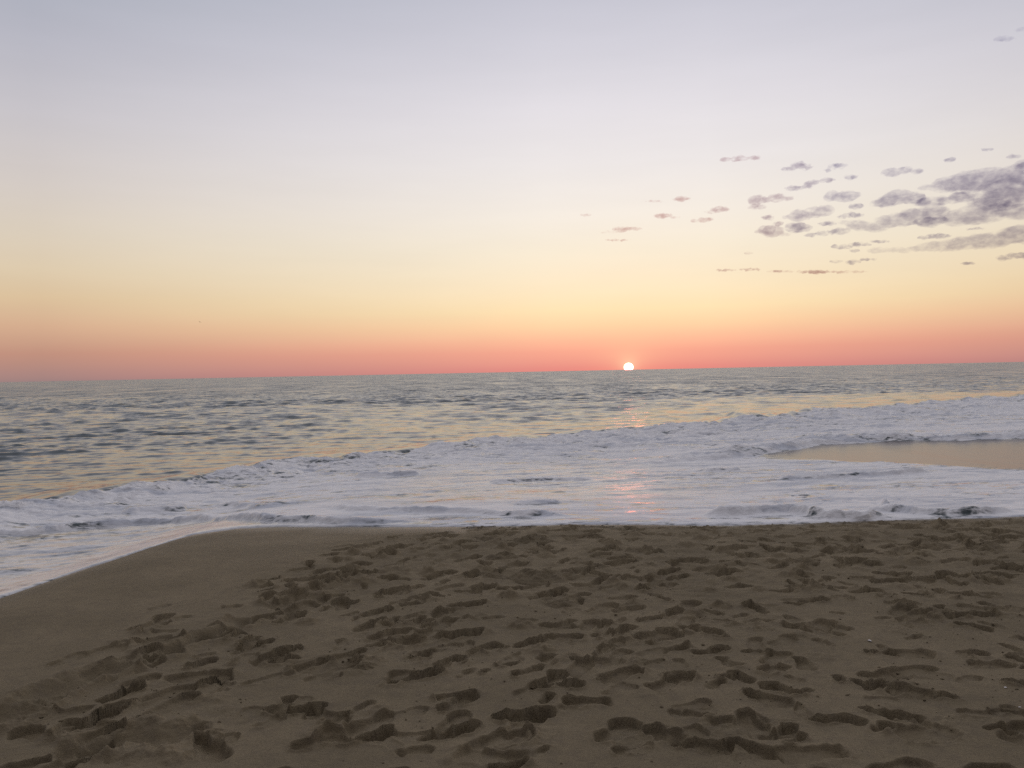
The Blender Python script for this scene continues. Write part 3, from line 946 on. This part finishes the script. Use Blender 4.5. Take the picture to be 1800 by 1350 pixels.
def cloud_mesh(blobs, vox):
    """several flattened puffs joined into one lump"""
    bm = bmesh.new()
    sc = DIST / FPX
    c0 = np.mean([b[0] for b in blobs]), np.mean([b[1] for b in blobs])
    v0 = ray(*c0) * DIST + Vector((0, 0, EYE))
    for (cx, cy, rx, ry) in blobs:
        n = max(3, int(rx / max(ry, 3) * 2.6))
        for k in range(n):
            t = 0 if n == 1 else -1 + 2 * k / (n - 1)
            t += RC.uniform(-.2, .2)
            f = math.sqrt(max(.1, 1 - t * t * .85))
            px, py = cx + t * rx * .8, cy + RC.uniform(-.35, .25) * ry
            r = ry * f * RC.uniform(.65, 1.05) * (1.25 if ry >= 7 else 1.05)
            d = RC.uniform(-1.2, 1.2) * ry * sc * 2
            p = ray(px, py) * (DIST + d) + Vector((0, 0, EYE)) - v0
            mtx = Matrix.Translation(p) @ Matrix.Diagonal((r * sc * RC.uniform(1.3, 2.1), r * sc * 2.2, r * sc, 1))
            bmesh.ops.create_icosphere(bm, subdivisions=2, radius=1.0, matrix=mtx)
    me = bpy.data.meshes.new('cloud')
    bm.to_mesh(me)
    bm.free()
    o = bpy.data.objects.new('cloud', me)
    COL.objects.link(o)
    o.location = v0
    md = o.modifiers.new('join', 'REMESH')
    md.mode = 'VOXEL'
    md.voxel_size = vox
    md.use_smooth_shade = True
    return o


cl_objs = []
for label, blobs in CLOUDS:
    ry = min(b[3] for b in blobs)
    o = cloud_mesh(blobs, max(4.5, ry * DIST / FPX / 3.2))
    o['rosy'] = float(np.clip((1420 - blobs[0][0]) / 200, 0, 1))
    gf = .4 if blobs[0][1] < 100 else 1.0
    o['gain'] = gf * float(np.clip(8.0 / max(b[3] for b in blobs), .62, 2.4))
    tag(o, label, 'cloud', 'small dusk clouds over the sea')
    cl_objs.append(o)
bpy.context.view_layer.update()
dg = bpy.context.evaluated_depsgraph_get()
for o in cl_objs:
    me = bpy.data.meshes.new_from_object(o.evaluated_get(dg))
    o.modifiers.clear()
    o.data = me
    n = len(me.vertices)
    co = np.empty(n * 3, np.float32)
    me.vertices.foreach_get('co', co)
    co = co.reshape(-1, 3)
    wp = co + np.array(o.location)
    d = np.stack([perlin(wp[:, 0] / 38 + s, wp[:, 2] / 30 + wp[:, 1] / 60 - s, 400 + int(s)) for s in (0, 11, 23)], 1)
    d2 = np.stack([perlin(wp[:, 0] / 16 + s, wp[:, 2] / 13 + wp[:, 1] / 30 - s, 420 + int(s)) for s in (0, 11, 23)], 1)
    co += (d * np.array([16, 16, 9]) + d2 * np.array([7, 7, 4.5])) * min(1.0, 0.25 + (co[:, 2].max() - co[:, 2].min()) / 120)
    me.vertices.foreach_set('co', co.astype(np.float32).ravel())
    me.materials.clear()
    me.materials.append(m_cl)
    me.update()

# ------------------------------------------------------------------ heaps of dug sand
m_heap, S = new_mat('dug_damp_sand')
build_sand(S, wet_attr=False, dark=.88)
HEAPS = [
    ('broad crumbly heap of dug sand in the middle of the beach', 955, 1016, 105, 26, 1.0),
    ('tall pointed heap of dug sand nearest the foam in the middle', 935, 953, 62, 20, .5),
    ('pointed heap of dug sand between broad heap and tall heap', 886, 981, 62, 17, .6),
    ('low rough heap of dug sand left of the broad crumbly heap', 862, 1012, 60, 12, .8),
    ('dark rough heap of sand at the foam edge below the sun', 1243, 931, 40, 10, .5),
    ('small dark ridge of sand against the foam lip right of the sun', 1350, 926, 40, 8, .4),
    ('small pile of sand left of the tall pointed heap', 855, 949, 34, 10, .4),
    ('dark pile of sand right of the tall pointed heap', 1042, 943, 36, 11, .4),
    ('broken lump of sand with a hollow before the broad heap', 986, 1062, 56, 13, .8),
    ('small dark sand pile below the sun between heaps', 1118, 937, 36, 8, .5),
    ('rough dark sand heap right of centre in the trodden sand', 1418, 994, 56, 14, .7),
    ('rounded sand heap at the upper right of the beach', 1645, 961, 46, 13, .5),
    ('rough sand heap nearest the right edge below the foam', 1738, 962, 52, 14, .5),
    ('small sharp sand cone right of the broad crumbly heap', 1052, 996, 40, 9, .4),
    ('small sand hump at the foam edge far right of the sun', 1530, 925, 30, 6, .4),
    ('dark lump of kicked sand in the left hand foot trail', 640, 1172, 34, 14, .6),
]
RH = np.random.default_rng(15)
for hi, (label, px, py, wpx, hpx, rg) in enumerate(HEAPS):
    x, y, z = on_sand(px, py)
    dist = math.hypot(x, y)
    rx = wpx * dist / FPX * .62
    hh = hpx * dist / FPX * .74
    ryy = rx * .75
    nr, na = 34, 72
    rr = np.linspace(0, 1, nr)[:, None] ** .9
    aa = np.linspace(0, 2 * np.pi, na, endpoint=False)[None]
    lx = rr * np.cos(aa) * rx
    ly = rr * np.sin(aa) * ryy
    off = hi * 13.7
    warp = 1 + .35 * perlin(np.cos(aa) * 1.5 + off, np.sin(aa) * 1.5, 500)
    lx, ly = lx * warp, ly * warp
    prof = .82 * (1 - rr ** 2) ** 1.15 * (1 + .5 * perlin(lx / rx * 2.4 + off, ly / rx * 2.4, 501))
    hz_ = hh * prof + (1 - rr ** 2) * (hh * .34 * fbm(lx / rx * 3 + off, ly / rx * 3, 3, 502, .6) + rg * .022 * (.4 if 'edge' in label or 'against' in label else 1) * fbm(lx * 20 + off, ly * 22, 4, 503, .65, ridged=True))
    gz = np.vectorize(sand_z)(x + lx, y + ly)
    z = float(gz[-10:].mean())
    gz = z + (gz - z) * (.25 + .75 * sstep(.7, 1.0, rr))
    hz_ = gz - z + hz_ - .012 - .03 * sstep(.85, 1, rr)
    vs = np.stack([lx, ly, hz_], -1)
    vs[0] = vs[0].mean(0)
    me = bpy.data.meshes.new('sand_heap')
    faces = []
    for i in range(1, nr - 1):
        for j in range(na):
            faces.append((i * na + j, (i + 1) * na + j, (i + 1) * na + (j + 1) % na, i * na + (j + 1) % na))
    for j in range(na):
        faces.append((0, na + j, na + (j + 1) % na))
    me.from_pydata(vs.reshape(-1, 3).tolist(), [], faces)
    me.validate()
    me.materials.append(m_heap)
    for p in me.polygons:
        p.use_smooth = True
    bmm = bmesh.new()
    bmm.from_mesh(me)
    bmesh.ops.delete(bmm, geom=[v for v in bmm.verts if not v.link_faces], context='VERTS')
    bmesh.ops.recalc_face_normals(bmm, faces=bmm.faces)
    bmm.to_mesh(me)
    bmm.free()
    o = bpy.data.objects.new('sand_heap', me)
    COL.objects.link(o)
    o.location = (x, y, z)
    tag(o, label, 'sand heap', 'heaps of dug sand on the beach')

# crumbs of damp sand thrown about, one object
bm = bmesh.new()
base = bmesh.new()
bmesh.ops.create_icosphere(base, subdivisions=1, radius=1)
bv = np.array([v.co[:] for v in base.verts])
bf = [tuple(v.index for v in f.verts) for f in base.faces]
base.free()
V, F = [], []
RK = np.random.default_rng(33)


def crumb(x, y, r):
    z = sand_z(x, y)
    q = bv * (1 + .3 * RK.standard_normal(bv.shape[0])[:, None] * .6) * r * np.array([RK.uniform(.8, 1.5), RK.uniform(.8, 1.3), RK.uniform(.6, .9)])
    o0 = len(V) * len(bv)
    V.append(q + np.array([x, y, z + r * .25]))
    F.extend([tuple(i + o0 for i in f) for f in bf])


cnt = 0
while cnt < 1300:
    y = 2.4 + 6.4 * RK.random() ** 1.2
    x = RK.uniform(-.75, .75) * (y + .3)
    if trod_at(x, y) < .6 or perlin(np.array([x * 1.4]), np.array([y * 1.4]), 601)[0] < RK.uniform(-.25, .45):
        continue
    crumb(x, y, float(np.clip(RK.lognormal(math.log(.003), .5), .0015, .011)))
    cnt += 1
me = bpy.data.meshes.new('sand_crumbs')
me.from_pydata(np.concatenate(V).tolist(), [], F)
me.materials.append(m_heap)
for p in me.polygons:
    p.use_smooth = True
o = bpy.data.objects.new('sand_crumbs', me)
COL.objects.link(o)
tag(o, 'loose crumbs of damp sand scattered over the trodden beach', kind='stuff')

# ------------------------------------------------------------------ shell fragments
m_sh, S = new_mat('bleached_shell')
pn_ = S.n('ShaderNodeTexNoise', {'Scale': 160.0, 'Detail': 3.0}).outputs[0]
S.n('ShaderNodeOutputMaterial', {0: S.n('ShaderNodeBsdfPrincipled', {'Base Color': S.mix(pn_, (.55, .50, .47), (.80, .76, .72)), 'Roughness': .5}).outputs[0]})


def shell(px, py, size, rot, label):
    bm = bmesh.new()
    nr, na = 7, 15
    rows = []
    for i in range(nr):
        r = i / (nr - 1)
        row = []
        for j in range(na):
            a = math.radians(-62 + 124 * j / (na - 1))
            rb = 1 + .05 * math.cos(j * math.pi)            # ribs
            rad = r * (1 - .12 * (a / 1.08) ** 2) * (1 + .04 * math.cos(j * math.pi) * r)
            row.append(bm.verts.new((math.sin(a) * rad * size, math.cos(a) * rad * size, size * .30 * math.sin(math.pi * min(r * .85 + .12, 1)) * math.cos(a * 1.1) * rb)))
        rows.append(row)
    for i in range(nr - 1):
        for j in range(na - 1):
            bm.faces.new((rows[i][j], rows[i][j + 1], rows[i + 1][j + 1], rows[i + 1][j]))
    bmesh.ops.remove_doubles(bm, verts=bm.verts, dist=size * .004)
    ex = bmesh.ops.solidify(bm, geom=bm.faces[:], thickness=size * .05)
    bmesh.ops.recalc_face_normals(bm, faces=bm.faces)
    me = bpy.data.meshes.new('shell_fragment')
    bm.to_mesh(me)
    bm.free()
    me.materials.append(m_sh)
    for p in me.polygons:
        p.use_smooth = True
    o = bpy.data.objects.new('shell_fragment', me)
    COL.objects.link(o)
    x, y, z = on_sand(px, py)
    o.location = (x, y, z + size * .05)
    o.rotation_euler = (.25, .1, rot)
    tag(o, label, 'shell', 'white shell fragments on the sand')


shell(1531, 1127, .020, 1.9, 'largest white shell fragment, lying between footprints under a sand ridge')
shell(1770, 1210, .013, .6, 'white shell fragment above the lowest one near the right edge')
shell(1792, 1243, .010, 2.8, 'tiny white shell fragment lowest at the right edge')

# ------------------------------------------------------------------ far bird
m_bd, S = new_mat('dark_plumage')
pn_ = S.n('ShaderNodeTexNoise', {'Scale': 12.0}).outputs[0]
S.n('ShaderNodeOutputMaterial', {0: S.n('ShaderNodeBsdfPrincipled', {'Base Color': S.mix(pn_, (.07, .055, .045), (.12, .10, .09)), 'Roughness': .8}).outputs[0]})
bd = bpy.data.meshes.new('sea_bird')
sk = [(0, .0, 0), (0, .22, .01), (0, .34, .02), (0, -.22, 0), (0, -.36, .01),
      (.13, .05, .05), (.38, .07, .14), (.66, -.06, .08), (-.13, .05, .05), (-.38, .07, .12), (-.66, -.06, .05)]
sr = [(.085, .075), (.06, .055), (.045, .045), (.045, .035), (.06, .008), (.07, .03), (.055, .02), (.015, .008), (.07, .03), (.055, .02), (.015, .008)]
bd.from_pydata([tuple(c * .62 for c in v) for v in sk], [(0, 1), (1, 2), (0, 3), (3, 4), (0, 5), (5, 6), (6, 7), (0, 8), (8, 9), (9, 10)], [])
bo = bpy.data.objects.new('sea_bird', bd)
COL.objects.link(bo)
ms = bo.modifiers.new('skin', 'SKIN')
for i, (a, b) in enumerate(sr):
    bd.skin_vertices[0].data[i].radius = (a * .62, b * .62)
bd.skin_vertices[0].data[0].use_root = True
mb = bo.modifiers.new('smooth', 'SUBSURF')
mb.levels = mb.render_levels = 1
bpy.context.view_layer.update()
dg = bpy.context.evaluated_depsgraph_get()
me = bpy.data.meshes.new_from_object(bo.evaluated_get(dg))
bo.modifiers.clear()
bo.data = me
me.name = 'sea_bird'
me.materials.clear()
me.materials.append(m_bd)
bo.location = ray(351.5, 566) * 190 + Vector((0, 0, EYE))
bo.rotation_euler = (.1, .35, 1.0)
tag(bo, 'tiny dark bird flying far off over the sea at left', 'bird')
